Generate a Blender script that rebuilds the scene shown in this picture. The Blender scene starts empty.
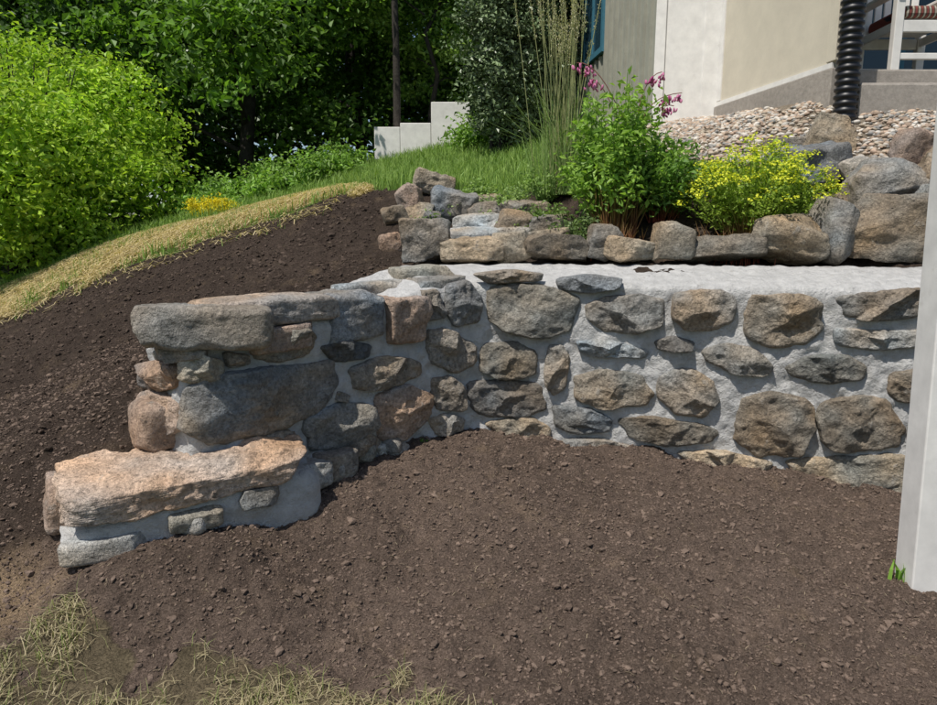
import bpy, math, numpy as np
from mathutils import noise as mnoise, Vector
rng=np.random.default_rng(7)
D=bpy.data; SC=bpy.context.scene
# ------------------------------------------------------------------ camera
PITCH=math.radians(10); FPX=676.0; CS,SN=math.cos(PITCH),math.sin(PITCH)
cam=D.objects.new("camera",D.cameras.new("camera")); SC.collection.objects.link(cam)
cam.data.sensor_width=36; cam.data.lens=36*FPX/937; cam.data.clip_end=600; cam.data.clip_start=0.05
cam.rotation_euler=(math.radians(90)-PITCH,0,0); SC.camera=cam
# survey helper: direction seen at a measured bearing/elevation of the reference
def ray(px,py):
    xn=(px-468.5)/FPX; yn=(352.5-py)/FPX
    return np.array([xn,CS+yn*SN,-SN+yn*CS])
# ------------------------------------------------------------------ noise
TAB=rng.random((256,256))
def vn(x,y,seed=0):
    x=np.asarray(x,float)+seed*17.3; y=np.asarray(y,float)+seed*31.7
    xi=np.floor(x).astype(int); yi=np.floor(y).astype(int); fx=x-xi; fy=y-yi
    fx=fx*fx*(3-2*fx); fy=fy*fy*(3-2*fy)
    a=TAB[xi&255,yi&255]; b=TAB[(xi+1)&255,yi&255]; c=TAB[xi&255,(yi+1)&255]; d=TAB[(xi+1)&255,(yi+1)&255]
    return (a*(1-fx)+b*fx)*(1-fy)+(c*(1-fx)+d*fx)*fy-0.5
def fbm(x,y,o=3,seed=0):
    s=0;a=1
    for i in range(o):
        s=s+a*vn(x*2**i,y*2**i,seed+i*3); a*=.5
    return s
def sst(t): t=np.clip(t,0,1); return t*t*(3-2*t)
# ------------------------------------------------------------------ terrain
CP=np.array([(0.2,4.35,-.2),(1.2,4.25,-.2),(2.4,4.05,-.2),(3.5,3.85,-.2),(-.4,4.1,-.3),(-.9,3.7,-.42),(-1.35,3.35,-.56),
(-1.6,3.1,-.8),(-1.84,2.9,-1.03),(-1.7,2.3,-1.31),(-2.85,4,-1.0),(-3.75,5.3,-.9),(-4.7,6.8,-.73),(-2.5,2.0,-1.45),(-4,3,-1.35),
(-1.79,4.5,-.42),(-2.0,6.3,.0),(-2.6,4.8,-.62),(-1.12,5.6,.04),(-.73,4.6,-.20),(-1.28,7,.4),(-2.7,7,.02),(-3.8,7,-.30),
(-5.5,8,-.66),(-4.1,8,-.10),(-3.2,8.3,.14),(-1.6,8.5,.55),(-.24,9,.86),(.51,7,.53),(1.1,8.5,1.0),(-1.4,14,1.55),(.2,12,1.56),
(2.55,7.3,1.17),(1.9,7.5,1.12),(1.5,11,1.7),(2.85,5.65,1.0),(1.8,6.3,.82),(2.56,5.4,.62),(3.35,5.1,.70),(2.97,4.8,.46),
(1.0,4.65,-.12),(1.9,4.5,-.14),(.25,5.6,.15),(-.35,6.2,.38),(-.28,5,-.12),(1.4,5.4,.4),(-8,8,-1.3),(-8,14,-.6),(-4,14,.7),
(6,6,1.2),(6,4,.1),(8,12,2.2),(0,25,2.6),(-12,25,.5),(13,25,3),(-12,3,-2.2),(3.4,7,1.1),(-6,5,-1.3)],float)
def _phi(r2): return .5*r2*np.log(r2+1e-9)
def _solve(P):
    n=len(P); d2=((P[:,None,:2]-P[None,:,:2])**2).sum(-1)
    K=_phi(d2)+np.eye(n)*0.02; Q=np.c_[np.ones(n),P[:,:2]]
    A=np.block([[K,Q],[Q.T,np.zeros((3,3))]]); return np.linalg.solve(A,np.r_[P[:,2],0,0,0])
W=_solve(CP)
def zback(x,y):
    x=np.clip(x,-13,13); y=np.clip(y,1.5,26)
    sh=x.shape; x=x.ravel(); y=y.ravel(); out=W[-3]+W[-2]*x+W[-1]*y
    for i in range(len(CP)): out+=W[i]*_phi((x-CP[i,0])**2+(y-CP[i,1])**2)
    return out.reshape(sh)
LX=[-12,-2.2,-1.45,-1.2,-.25,.15,2.45,3.8,12]; LY=[1.6,2.3,2.85,3.03,4.0,4.14,3.74,3.5,2.3]
def zfront(x,y):
    yy=np.clip(y,-5,8)
    z=-1.5+.15*(np.clip(yy,1,8)-1.95)-.03*np.clip(x,0,4)**2
    for (cx,cy,a,rx,ry) in [(-1.5,2.40,.12,.35,.3),(-1.1,2.58,.16,.34,.28),(-.62,3.1,.12,.32,.35),(-.1,3.65,.07,.5,.45),(.5,3.5,.06,1.0,.7),(1.9,3.45,.04,.6,.4)]:
        z=z+a*np.exp(-((x-cx)/rx)**2-((y-cy)/ry)**2)
    return z-.04*np.clip(1-yy,0,6)
def zone(x,y):
    """0..1 masks"""
    n=fbm(x*1.6,y*1.6,4,5)
    L=np.interp(x,LX,LY)
    back=y>L
    dry=(~back)&(y<2.0+np.interp(x,[-3,-1.7,-1.0,-.5,0,.4],[.22,.16,.06,.02,-.05,-.3])+fbm(x*4,y*4,3,6)*.30)
    sb=np.interp(x,[-12,-6,-4.7,-3.8,-2.7,-1.28,-.9],[6.5,6.5,6.5,6.5,6.45,6.8,6.5])
    st=np.interp(x,[-12,-5.5,-4.1,-3.2,-1.6,-.9],[7.8,8,8.1,8.4,8.6,6.7])
    garden=(x>-.75)&(y<np.interp(x,[-.75,.3,1.3,1.6],[6.3,6.0,6.3,5.5])+n*.3)&back
    gravel=back&(x>1.45+n*.2)&(y>np.interp(x,[1.5,2.0,2.6,3.2,4.5],[6.0,5.5,5.0,4.8,4.7])+n*.15)&(y<9)
    straw=back&(x<-.9)&(y>sb+n*.6+fbm(x*6,y*6,3,8)*.35)&(y<st+n*.5)
    grass=back&~garden&~gravel&~straw&((y>=sb)|((x>-.75)))
    return dry,garden,gravel,straw,grass,back
def H(x,y,detail=True):
    x=np.asarray(x,float); y=np.asarray(y,float)
    L=np.interp(x,LX,LY); wd=np.interp(x,[-2.2,-1.5,-1.2],[.7,.35,.05])
    w=sst((y-L)/wd+.5)
    z=zfront(x,y)*(1-w)+zback(x,y)*w
    if detail:
        dry,garden,gravel,straw,grass,back=zone(x,y)
        a=np.where(grass|straw|dry|gravel,.35,1.0)
        far=sst((y-9)/8)
        r=np.abs(fbm(x*5,y*5,2,77))
        z=z+a*(.08*fbm(x*1.5,y*1.5,2,1)+.032*fbm(x*6,y*6,3,2)-.02*r+.024*fbm(x*24,y*24,3,9))*(1-far)
    return z
def ghit(px,py,tmax=30):
    d=ray(px,py); t=np.arange(1.2,tmax,.01); z=H(d[0]*t,d[1]*t,False)
    k=np.where(d[2]*t<z)[0]
    t0=t[k[0]] if len(k) else tmax
    return d*t0
# ------------------------------------------------------------------ mesh helpers
def mk(name,V,F,mat,C=None,smooth=True,parent=None):
    V=np.asarray(V,np.float32); F=np.asarray(F,np.int32); m=D.meshes.new(name)
    m.vertices.add(len(V)); m.vertices.foreach_set("co",V.ravel())
    k=F.shape[1]; m.loops.add(F.size); m.loops.foreach_set("vertex_index",F.ravel())
    m.polygons.add(len(F)); m.polygons.foreach_set("loop_start",np.arange(len(F),dtype=np.int32)*k)
    m.polygons.foreach_set("use_smooth",np.full(len(F),smooth))
    if C is not None:
        a=m.color_attributes.new("Col","FLOAT_COLOR","POINT"); C=np.asarray(C,np.float32)
        if C.ndim==1: C=np.tile(C,(len(V),1))
        a.data.foreach_set("color",np.c_[C,np.ones(len(C),np.float32)].astype(np.float32).ravel())
    m.update(calc_edges=True); m.validate()
    m.materials.append(mat); o=D.objects.new(name,m); SC.collection.objects.link(o)
    if parent: o.parent=parent
    return o
def empty(name):
    o=D.objects.new(name,None); SC.collection.objects.link(o); o.empty_display_size=.2; return o
class Buf:
    def __init__(s): s.V=[];s.F=[];s.C=[];s.n=0
    def add(s,V,F,C):
        V=np.asarray(V); F=np.asarray(F); C=np.asarray(C,float)
        if C.ndim==1: C=np.tile(C,(len(V),1))
        s.V.append(V); s.F.append(F+s.n); s.C.append(C); s.n+=len(V)
    def make(s,name,mat,smooth=True,parent=None):
        return mk(name,np.vstack(s.V),np.vstack(s.F),mat,np.vstack(s.C),smooth,parent)
import bmesh
def ico(n):
    b=bmesh.new(); bmesh.ops.create_icosphere(b,subdivisions=n,radius=1)
    V=np.array([v.co[:] for v in b.verts]); F=np.array([[v.index for v in f.verts] for f in b.faces]); b.free(); return V,F
ICO={n:ico(n) for n in (1,2,3,4,5,6)}
def rotm(rx,ry,rz):
    cx,sx,cy,sy,cz,sz=math.cos(rx),math.sin(rx),math.cos(ry),math.sin(ry),math.cos(rz),math.sin(rz)
    X=np.array([[1,0,0],[0,cx,-sx],[0,sx,cx]]);Y=np.array([[cy,0,sy],[0,1,0],[-sy,0,cy]]);Z=np.array([[cz,-sz,0],[sz,cz,0],[0,0,1]])
    return Z@Y@X
BOXF=np.array([[0,3,2,1],[4,5,6,7],[0,1,5,4],[1,2,6,5],[2,3,7,6],[3,0,4,7]])
def boxv(x0,x1,y0,y1,z0,z1): return np.array([[x0,y0,z0],[x1,y0,z0],[x1,y1,z0],[x0,y1,z0],[x0,y0,z1],[x1,y0,z1],[x1,y1,z1],[x0,y1,z1]],float)
def bevel(o,w=.01,seg=2):
    m=o.modifiers.new("b","BEVEL"); m.width=w; m.segments=seg; m.limit_method='ANGLE'
    for p in o.data.polygons: p.use_smooth=False
# ------------------------------------------------------------------ materials
def mat_new(name):
    m=D.materials.new(name); m.use_nodes=True; n=m.node_tree; return m,n,n.nodes,n.links,n.nodes["Principled BSDF"]
def attr_mat(name,scale=20,lo=.7,hi=1.3,bs=60,bstr=.5,bdist=.01,rough=.9,base=None,sc2=4,spots=None,spec=.3,bs2=None,darks=None):
    m,t,N,L,B=mat_new(name); B.inputs["Roughness"].default_value=rough; B.inputs["Specular IOR Level"].default_value=spec
    tc=N.new("ShaderNodeTexCoord")
    if base is None:
        a=N.new("ShaderNodeAttribute"); a.attribute_name="Col"; src=a.outputs["Color"]
    else:
        a=N.new("ShaderNodeRGB"); a.outputs[0].default_value=(*base,1); src=a.outputs[0]
    for sc,l,h in ((scale,lo,hi),(sc2,(lo+1)/2,(hi+1)/2)):
        n=N.new("ShaderNodeTexNoise"); n.inputs["Scale"].default_value=sc; n.inputs["Detail"].default_value=4; n.inputs["Roughness"].default_value=.7
        L.new(tc.outputs["Object"],n.inputs["Vector"])
        r=N.new("ShaderNodeMapRange"); r.inputs[1].default_value=.32; r.inputs[2].default_value=.68; r.inputs[3].default_value=l; r.inputs[4].default_value=h
        L.new(n.outputs[0],r.inputs[0]); mu=N.new("ShaderNodeVectorMath"); mu.operation='SCALE'
        L.new(src,mu.inputs[0]); L.new(r.outputs[0],mu.inputs["Scale"]); src=mu.outputs[0]
    for sp in [s for s in (spots,darks) if s]:
        (sscale,th,col,amt)=sp
        n=N.new("ShaderNodeTexNoise"); n.inputs["Scale"].default_value=sscale; n.inputs["Detail"].default_value=5; n.inputs["Roughness"].default_value=.7
        L.new(tc.outputs["Object"],n.inputs["Vector"])
        r=N.new("ShaderNodeMapRange"); r.inputs[1].default_value=th; r.inputs[2].default_value=th+.08; r.inputs[3].default_value=0; r.inputs[4].default_value=amt
        L.new(n.outputs[0],r.inputs[0]); mx=N.new("ShaderNodeMix"); mx.data_type='RGBA'
        L.new(r.outputs[0],mx.inputs[0]); L.new(src,mx.inputs[6]); mx.inputs[7].default_value=(*col,1); src=mx.outputs[2]
    L.new(src,B.inputs["Base Color"]); prev=None
    for (s_,st_,di_) in [(bs,bstr,bdist)]+([bs2] if bs2 else []):
        n=N.new("ShaderNodeTexNoise"); n.inputs["Scale"].default_value=s_; n.inputs["Detail"].default_value=5; n.inputs["Roughness"].default_value=.7
        L.new(tc.outputs["Object"],n.inputs["Vector"]); b=N.new("ShaderNodeBump"); b.inputs["Strength"].default_value=st_; b.inputs["Distance"].default_value=di_
        L.new(n.outputs[0],b.inputs["Height"])
        if prev: L.new(prev,b.inputs["Normal"])
        prev=b.outputs[0]
    L.new(prev,B.inputs["Normal"])
    return m
def leaf_mat(name,tr=.35,rough=.5):
    m,t,N,L,B=mat_new(name); B.inputs["Roughness"].default_value=rough; B.inputs["Specular IOR Level"].default_value=.35
    a=N.new("ShaderNodeAttribute"); a.attribute_name="Col"; L.new(a.outputs["Color"],B.inputs["Base Color"])
    if tr<=0: return m
    tl=N.new("ShaderNodeBsdfTranslucent"); mu=N.new("ShaderNodeVectorMath"); mu.operation='MULTIPLY'; mu.inputs[1].default_value=(1.2,1.3,.6)
    L.new(a.outputs["Color"],mu.inputs[0]); L.new(mu.outputs[0],tl.inputs[0])
    mx=N.new("ShaderNodeMixShader"); mx.inputs[0].default_value=tr; L.new(B.outputs[0],mx.inputs[1]); L.new(tl.outputs[0],mx.inputs[2])
    L.new(mx.outputs[0],N["Material Output"].inputs[0]); return m
M_ground=attr_mat("ground_soil_grass",110,.55,1.45,160,1.0,.016,1,sc2=11,spec=.1,bs2=(45,1.0,.04))
M_clod=attr_mat("soil_clod",60,.7,1.3,200,.8,.006,1,spec=.1)
M_rock=attr_mat("fieldstone",55,.6,1.4,60,1.0,.02,.85,sc2=9,spots=(13,.60,(.44,.41,.36),.5),darks=(22,.60,(.065,.058,.05),.65),bs2=(13,.8,.05))
M_mortar=attr_mat("mortar",18,.84,1.12,70,.8,.014,.95,base=(.455,.45,.435),sc2=3.5,spots=(8,.60,(.29,.27,.245),.5),bs2=(14,.6,.045))
M_peb=attr_mat("pebble",90,.85,1.15,90,.2,.003,.8)
M_leaf=leaf_mat("leaf",.4); M_leafd=leaf_mat("leaf_dark",.0,.4); M_blade=leaf_mat("grass_blade",.3,.6)
M_bark=attr_mat("bark",12,.6,1.3,30,.8,.02,.95,base=(.045,.038,.032))
M_petal=leaf_mat("petal",.3,.6)
M_white=attr_mat("white_paint",8,.9,1.05,120,.12,.003,.55,base=(.70,.68,.64),sc2=2,spots=(5,.64,(.52,.49,.44),.5))
M_beige=attr_mat("beige_stucco",5,.92,1.05,150,.4,.004,.85,base=(.55,.50,.40),sc2=1.2)
M_siding=attr_mat("siding_paint",6,.9,1.06,100,.15,.003,.6,base=(.32,.315,.26),sc2=1.5)
M_conc=attr_mat("concrete",30,.8,1.15,80,.5,.006,.9,base=(.30,.27,.235),sc2=3)
M_black=attr_mat("black_plastic",20,.8,1.3,90,.1,.002,.45,base=(.010,.010,.012),spec=.4)
M_glass,_,_,_,b=mat_new("window_glass"); b.inputs["Base Color"].default_value=(.02,.05,.07,1); b.inputs["Roughness"].default_value=.08
M_frame=attr_mat("blue_frame",10,.9,1.1,50,.1,.002,.5,base=(.05,.16,.22))
# ------------------------------------------------------------------ ground sheet
def axis(a,b,step,lo,hi):
    c=list(np.arange(a,b,step)); s=step; v=a; L=[]
    while v>lo: s*=1.13; v-=s; L.append(v)
    s=step; v=c[-1]; R=[]
    while v<hi: s*=1.13; v+=s; R.append(v)
    return np.array(L[::-1]+c+R)
gx=axis(-3.2,3.2,.0125,-250,250); gy=axis(1.6,4.6,.0125,-60,350)
gy=np.concatenate([gy[gy<4.6],np.array([v for v in axis(4.6,9.0,.03,4.59,350) if v>4.6])])
GX,GY=np.meshgrid(gx,gy); GZ=H(GX,GY)
dry,garden,gravel,straw,grass,back=zone(GX,GY)
col=np.zeros(GX.shape+(3,)); soil=np.array([.152,.112,.087])
col[:]=soil
nz=fbm(GX*1.3,GY*1.3,3,11)[...,None]
col*=1+nz*.3
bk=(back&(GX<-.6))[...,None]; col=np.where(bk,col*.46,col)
col[garden]=np.array([.07,.052,.04])
col[gravel]=np.array([.30,.25,.19])
col[straw]=np.array([.36,.28,.14])*(1+nz[straw]*.7)
gmix=sst(fbm(GX*.9,GY*.9,3,21)+.5)[...,None]
gc=np.array([.07,.13,.025])*(1-gmix)+np.array([.11,.16,.04])*gmix
col[grass]=gc[grass]
col[dry]=np.array([.15,.12,.075])*(1+nz[dry]*.5)
beh=(~back)&(GY<1.2); col[beh]=np.array([.09,.12,.04])
sand=np.exp(-((GX+1.85)**2/.05+(GY-2.42)**2/.012))[...,None]+.8*np.exp(-((GX+1.75)**2/.02+(GY-2.25)**2/.01))[...,None]
sand=sst(sand*1.6+fbm(GX*9,GY*9,3,4)[...,None]*.7-.1)
col=col*(1-sand)+np.array([.32,.23,.145])*sand
deep=(GY>15)[...,None]; col=np.where(deep,np.array([.03,.045,.015]),col)
ny,nx=GX.shape; idx=np.arange(ny*nx).reshape(ny,nx)
F=np.stack([idx[:-1,:-1],idx[:-1,1:],idx[1:,1:],idx[1:,:-1]],-1).reshape(-1,4)
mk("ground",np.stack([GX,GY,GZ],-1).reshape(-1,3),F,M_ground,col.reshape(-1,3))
# clods
def scatter_icos(name,X,Y,S,C,mat,flat=.7,sub=1,sink=.2,jit=.25):
    V0,F0=ICO[sub]; n=len(X); Z=H(X,Y)
    a=rng.random(n)*6.283; ca,sa=np.cos(a),np.sin(a)
    sx=S*(.7+.6*rng.random(n)); sy=S*(.7+.6*rng.random(n)); sz=S*flat*(.7+.5*rng.random(n))
    P=V0[None]*(1+jit*(rng.random((n,len(V0),1))-.5)*2)
    x=P[...,0]*sx[:,None]; y=P[...,1]*sy[:,None]; z=P[...,2]*sz[:,None]
    tz=(rng.random(n)-.5)[:,None]*.9; z2=z+x*tz
    V=np.stack([X[:,None]+x*ca[:,None]-y*sa[:,None],Y[:,None]+x*sa[:,None]+y*ca[:,None],Z[:,None]+z2+(sz*(1-sink))[:,None]*.5],-1)
    F=(F0[None]+(np.arange(n)*len(V0))[:,None,None]).reshape(-1,3)
    Cc=np.repeat(C,len(V0),0)
    return mk(name,V.reshape(-1,3),F,mat,Cc,sub>1)
n=70000; X=rng.uniform(-3,2.8,n); Y=rng.uniform(1.8,4.2,n)
L=np.interp(X,LX,LY); z_=zone(X,Y); ok=(~z_[0])&((Y<L-.15)|(X<-1.4)); X,Y=X[ok],Y[ok]
S=np.clip(rng.lognormal(-5.75,.58,len(X)),.002,.019)
scatter_icos("soil_clods",X,Y,S,soil*(.93+.5*(rng.random((len(X),1))-.45)),M_clod,sub=1,jit=.35)
n=18000; X=rng.uniform(-5,-.3,n); Y=rng.uniform(3,7.2,n); z_=zone(X,Y); ok=z_[5]&~z_[3]&~z_[4]&~z_[2]; ok&=(X<-.75)|(Y<4.8); X,Y=X[ok],Y[ok]
ok=Y>np.interp(X,LX,LY)+.2; X,Y=X[ok],Y[ok]
S=np.clip(rng.lognormal(-5.1,.5,len(X)),.003,.024)
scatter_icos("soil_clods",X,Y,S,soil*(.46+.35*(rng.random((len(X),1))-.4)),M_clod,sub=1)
# gravel
n=22000; X=rng.uniform(1.3,4.6,n); Y=rng.uniform(4.6,7.6,n); z_=zone(X,Y); ok=z_[2]; 
ok&=~((X>2.62)&(Y>5.9)); X,Y=X[ok],Y[ok]
pal=np.array([[.46,.39,.30],[.40,.31,.23],[.55,.50,.43],[.32,.24,.18],[.47,.35,.26],[.28,.27,.25],[.58,.54,.48]])
scatter_icos("gravel",X,Y,rng.uniform(.009,.026,len(X)),pal[rng.integers(0,7,len(X))]*rng.uniform(.7,1.0,(len(X),1)),M_peb,sub=2,flat=.65,jit=.06)
# ------------------------------------------------------------------ wall path
def fillet(P,R):
    out=[np.array(P[0])]
    for i in range(1,len(P)-1):
        a,b,c=map(np.array,(P[i-1],P[i],P[i+1])); u=(a-b)/np.linalg.norm(a-b); v=(c-b)/np.linalg.norm(c-b)
        p0=b+u*R[i]; p2=b+v*R[i]
        for t in np.linspace(0,1,9): out.append((1-t)**2*p0+2*t*(1-t)*b+t*t*p2)
    out.append(np.array(P[-1])); return np.array(out)
PP=[(-1.75,3.35),(-1.2,2.8),(-.25,3.75),(.15,3.95),(2.45,3.55),(4.8,3.15)]
Q=fillet(PP,[0,.07,.2,.2,.3,0])
sl=np.r_[0,np.cumsum(np.linalg.norm(np.diff(Q,axis=0),axis=1))]; Ls=np.arange(0,sl[-1],.012)
PXs=np.interp(Ls,sl,Q[:,0]); PYs=np.interp(Ls,sl,Q[:,1])
tx=np.gradient(PXs); ty=np.gradient(PYs); nl=np.hypot(tx,ty); NXs,NYs=ty/nl,-tx/nl
ker=np.ones(7)/7
def sm(a): return np.convolve(np.pad(a,3,'edge'),ker,'valid')
NXs,NYs=sm(NXs),sm(NYs); nl=np.hypot(NXs,NYs); NXs/=nl; NYs/=nl
def wpos(s,d,z):
    s=np.asarray(s); return np.stack([np.interp(s,Ls,PXs)+np.interp(s,Ls,NXs)*d,np.interp(s,Ls,PYs)+np.interp(s,Ls,NYs)*d,z+0*s],-1)
def whit(px,py,off=.03):
    d=ray(px,py); ax=PXs+NXs*off; ay=PYs+NYs*off
    cr=d[0]*ay-d[1]*ax; k=np.where(cr[:-1]*cr[1:]<=0)[0]
    if len(k)==0: k=[np.argmin(abs(cr[:-1]))]
    best=None
    for i in k:
        f=cr[i]/(cr[i]-cr[i+1]+1e-12); f=min(max(f,0),1); y=ay[i]+(ay[i+1]-ay[i])*f; t=y/d[1]
        if t>0 and (best is None or t<best[0]): best=(t,Ls[i]+f*.012)
    return best[1],best[0]*d[2]
sA=whit(182,340)[0]; sB0=whit(360,340)[0]; sB1=whit(440,340)[0]
wall=empty("stone_retaining_wall")
# mortar core
s0=.40; S_=Ls[Ls>=s0]; rows=[]
topf=np.interp(S_,[sA-.05,sA+.02,sB0,sB1],[-.44,-.42,-.40,-.285])
topb=np.interp(S_,[sA-.05,sA+.02,sB0,sB1,9],[-.43,-.41,-.37,-.195,-.195])
T=np.interp(S_,[sB0,sB1],[.36,.46])
for z0 in np.linspace(0,1,90):
    z=-1.8+(topf-.03+1.8)*z0; rows.append((0*S_,z))
rows.append((-.012+0*S_,topf-.008)); rows.append((-.035+0*S_,topf))
for k in np.linspace(.12,1,16): rows.append((-.035-(T-.035)*k,topf+(topb-topf)*k**.9))
rows.append((-T-.02,topb-.03)); rows.append((-T-.02,-1.8+0*S_))
V=[]
for i,(d,z) in enumerate(rows):
    nd=.024*fbm(S_*5,z*5+d*5,3,31)+.018*fbm(S_*20,z*20+d*20,3,33)
    if i<92: p=wpos(S_,d+nd,z)
    else: p=wpos(S_,d,z+nd*.5)
    V.append(p)
V=np.array(V); nr,nc=V.shape[:2]; idx=np.arange(nr*nc).reshape(nr,nc)
F=np.stack([idx[:-1,:-1],idx[:-1,1:],idx[1:,1:],idx[1:,:-1]],-1).reshape(-1,4)
mk("mortar",V.reshape(-1,3),F,M_mortar,parent=wall)
# face stones
COL={'g':(.275,.248,.21),'d':(.172,.158,.14),'b':(.25,.245,.232),'p':(.40,.295,.225),'t':(.385,.32,.235),'l':(.42,.395,.35),'n':(.25,.21,.16)}
stones="""
450,286 470,281 483,298 480,322 456,328 446,306|b
490,289 520,284 560,289 579,301 573,330 545,339 505,333 488,316|n
476,274 510,271 540,274 538,282 490,284|g
556,279 590,276 622,279 618,289 585,293 560,290|b
587,305 610,297 645,295 665,301 663,325 630,335 600,330 586,318|g
674,295 705,291 735,294 738,317 715,331 685,331 673,318|g
750,297 790,293 820,299 823,330 805,346 765,348 746,335|n
838,296 880,293 928,289 931,315 890,321 845,318|g
836,328 880,332 925,330 926,347 880,350 838,346|l
430,331 450,330 476,345 477,363 455,374 431,363|g
483,345 515,343 536,352 535,376 500,379 481,370|n
548,347 562,345 569,360 565,390 552,398 544,376|g
577,341 610,341 651,352 648,359 600,357 580,352|l
656,342 672,337 694,343 690,352 660,350|d
702,352 725,344 755,349 773,365 766,377 735,373 710,363|g
784,367 810,357 845,355 869,367 865,380 830,384 795,379|n
893,374 918,370 924,398 900,402 889,392|n
433,380 452,377 466,388 463,410 440,410 432,398|g
469,383 500,380 540,384 547,412 520,419 480,417 469,400|d
572,378 600,370 640,375 657,395 645,407 600,409 576,399|n
659,375 690,368 713,380 719,400 705,417 675,416 657,395|g
744,398 775,393 811,401 815,425 801,456 760,458 736,443 738,415|n
824,404 860,396 890,401 907,430 899,449 850,453 825,447 817,420|n
552,406 585,409 612,420 609,433 575,435 554,427|b
617,420 650,417 700,425 719,432 713,444 670,446 628,438|n
787,462 830,458 912,455 915,482 870,494 820,488 793,476|t
484,422 530,419 550,428 549,445 500,440|t
560,440 600,440 640,449 636,462 570,455|l
676,452 720,452 772,462 765,478 690,466|t
884,488 906,480 920,490 918,525 890,520|t
908,425 930,420 932,450 912,452|g
424,293 440,290 446,317 428,321|b
350,369 385,356 423,361 425,375 395,388 354,391|g
380,396 405,384 429,393 431,416 410,439 382,441 375,420|p
306,419 340,403 371,405 375,425 345,448 311,452|b
174,395 215,376 280,366 336,361 341,382 326,410 280,431 215,447 178,432|b
255,345 275,332 305,328 321,340 311,356 275,363 257,358|n
322,347 345,341 373,345 370,359 335,363|d
345,430 362,428 382,440 378,454 355,455|g
430,419 448,414 467,420 464,432 438,436|l
137,366 155,361 172,366 173,389 150,392 137,386|p
174,362 200,356 225,361 226,377 195,384 176,380|t
150,352 175,345 208,349 210,356 170,362 152,360|g
133,395 152,390 173,404 176,432 155,438 136,418|p
300,458 322,452 345,458 343,472 315,476 302,470|l
322,476 350,466 362,470 352,482 328,488|g
378,446 400,441 412,446 405,456 384,459|l
228,353 250,356 252,364 232,368|g
262,436 290,430 300,440 280,450 264,448|l
340,392 352,396 348,402 338,400|g
"""
buf=Buf(); NR=20; NA=84
def chaikin(P):
    Qn=[]
    for i in range(len(P)):
        a=P[i]; b=P[(i+1)%len(P)]; Qn+= [a*.88+b*.12,a*.12+b*.88]
    return np.array(Qn)
for si,line in enumerate([l for l in stones.strip().splitlines() if l]):
    pts,ck=line.split("|"); P=np.array([whit(*map(float,p.split(","))) for p in pts.split()])
    P=chaikin(P); ce=P.mean(0)
    R_=P-ce; rl=np.linalg.norm(R_,axis=1)[:,None]; P=ce+R_*(1.01+.009/np.maximum(rl,.03))
    C2=np.vstack([P,P[:1]]); ll=np.r_[0,np.cumsum(np.linalg.norm(np.diff(C2,axis=0),axis=1))]
    q=np.linspace(0,ll[-1],NA,endpoint=False); O=np.stack([np.interp(q,ll,C2[:,0]),np.interp(q,ll,C2[:,1])],-1)
    O=O+(O-ce)*(.10*fbm(O[:,0]*16+si*3.1,O[:,1]*16,3,40)[:,None])
    size=math.sqrt(max(1e-4,np.ptp(O[:,0])*np.ptp(O[:,1]))); th=min(.045+.17*size,.095)
    pl=[(rng.uniform(.62,1.0)*th,*(rng.normal(0,1.0,2)*th/size*1.5)) for _ in range(6)]
    base=np.array(COL[ck])*rng.uniform(.78,1.2)*(1+rng.normal(0,.03)*np.array([1,0,-1]))
    VV=[];CC=[]
    for r in np.linspace(0,1,NR):
        rr=r**.7
        p=ce+(O-ce)*rr
        if rr<1:
            d=np.full(NA,th*(1-rr**14)**.5*1.05)
            for (h,a,b2) in pl: d=np.minimum(d,h+a*(p[:,0]-ce[0])+b2*(p[:,1]-ce[1])+.012)
            d=np.maximum(d,.38*th*(1-rr**14))
            d=d+.018*fbm(p[:,0]*8+si*7.7,p[:,1]*8,3,50)+.014*(np.abs(vn(p[:,0]*17+si,p[:,1]*17,51))*-2+.3)+.007*fbm(p[:,0]*50,p[:,1]*50,3,52)
        else: d=np.full(NA,-.045)
        VV.append(wpos(p[:,0],d,p[:,1]))
    VV=np.array(VV).reshape(-1,3); idx=np.arange(NR*NA).reshape(NR,NA); j=np.roll(idx,-1,1)
    F=np.stack([idx[:-1],idx[1:],j[1:],j[:-1]],-1).reshape(-1,4)
    tint=1+.35*fbm(VV[:,0]*9+si,VV[:,2]*9,3,60)[:,None]
    warm=1+np.array([.14,.0,-.16])*fbm(VV[:,0]*6+si*2,VV[:,2]*6,2,61)[:,None]*2
    buf.add(VV,F,base*tint*warm)
buf.make("face_stones",M_rock,parent=wall)
# free rocks
def rockmesh(center,size,rz=0,rx=0,ry=0,sub=4,k=8,cuts=14,seed=0,rough=1.0,lo=.64,hi=.93):
    r=np.random.default_rng(seed+100); V0,F0=ICO[sub]
    P=V0/((np.abs(V0)**k).sum(1)**(1/k))[:,None]
    for _ in range(cuts):
        nrm=r.normal(size=3); nrm=np.sign(nrm)*np.abs(nrm)**1.3; nrm/=np.linalg.norm(nrm); h=r.uniform(lo,hi)*np.abs(nrm).sum()
        e=P@nrm-h; P=P-np.clip(e,0,None)[:,None]*nrm
    sz=np.array(size)/2*1.06; av=float(np.mean(sz)); mn=float(min(sz))
    Pw=P*sz
    off=Vector((seed*3.17,seed*1.3,0)); f=min(1.1/mn,16)
    dd=np.array([mnoise.fractal(Vector(p)*f*.7+off,.8,2.0,6)*.8-abs(mnoise.noise(Vector(p)*f*1.3+off*2))*.8 for p in Pw])
    Pw=Pw+V0*(dd*mn*.14*rough)[:,None]
    return Pw@rotm(rx,ry,rz).T+np.array(center),F0
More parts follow.
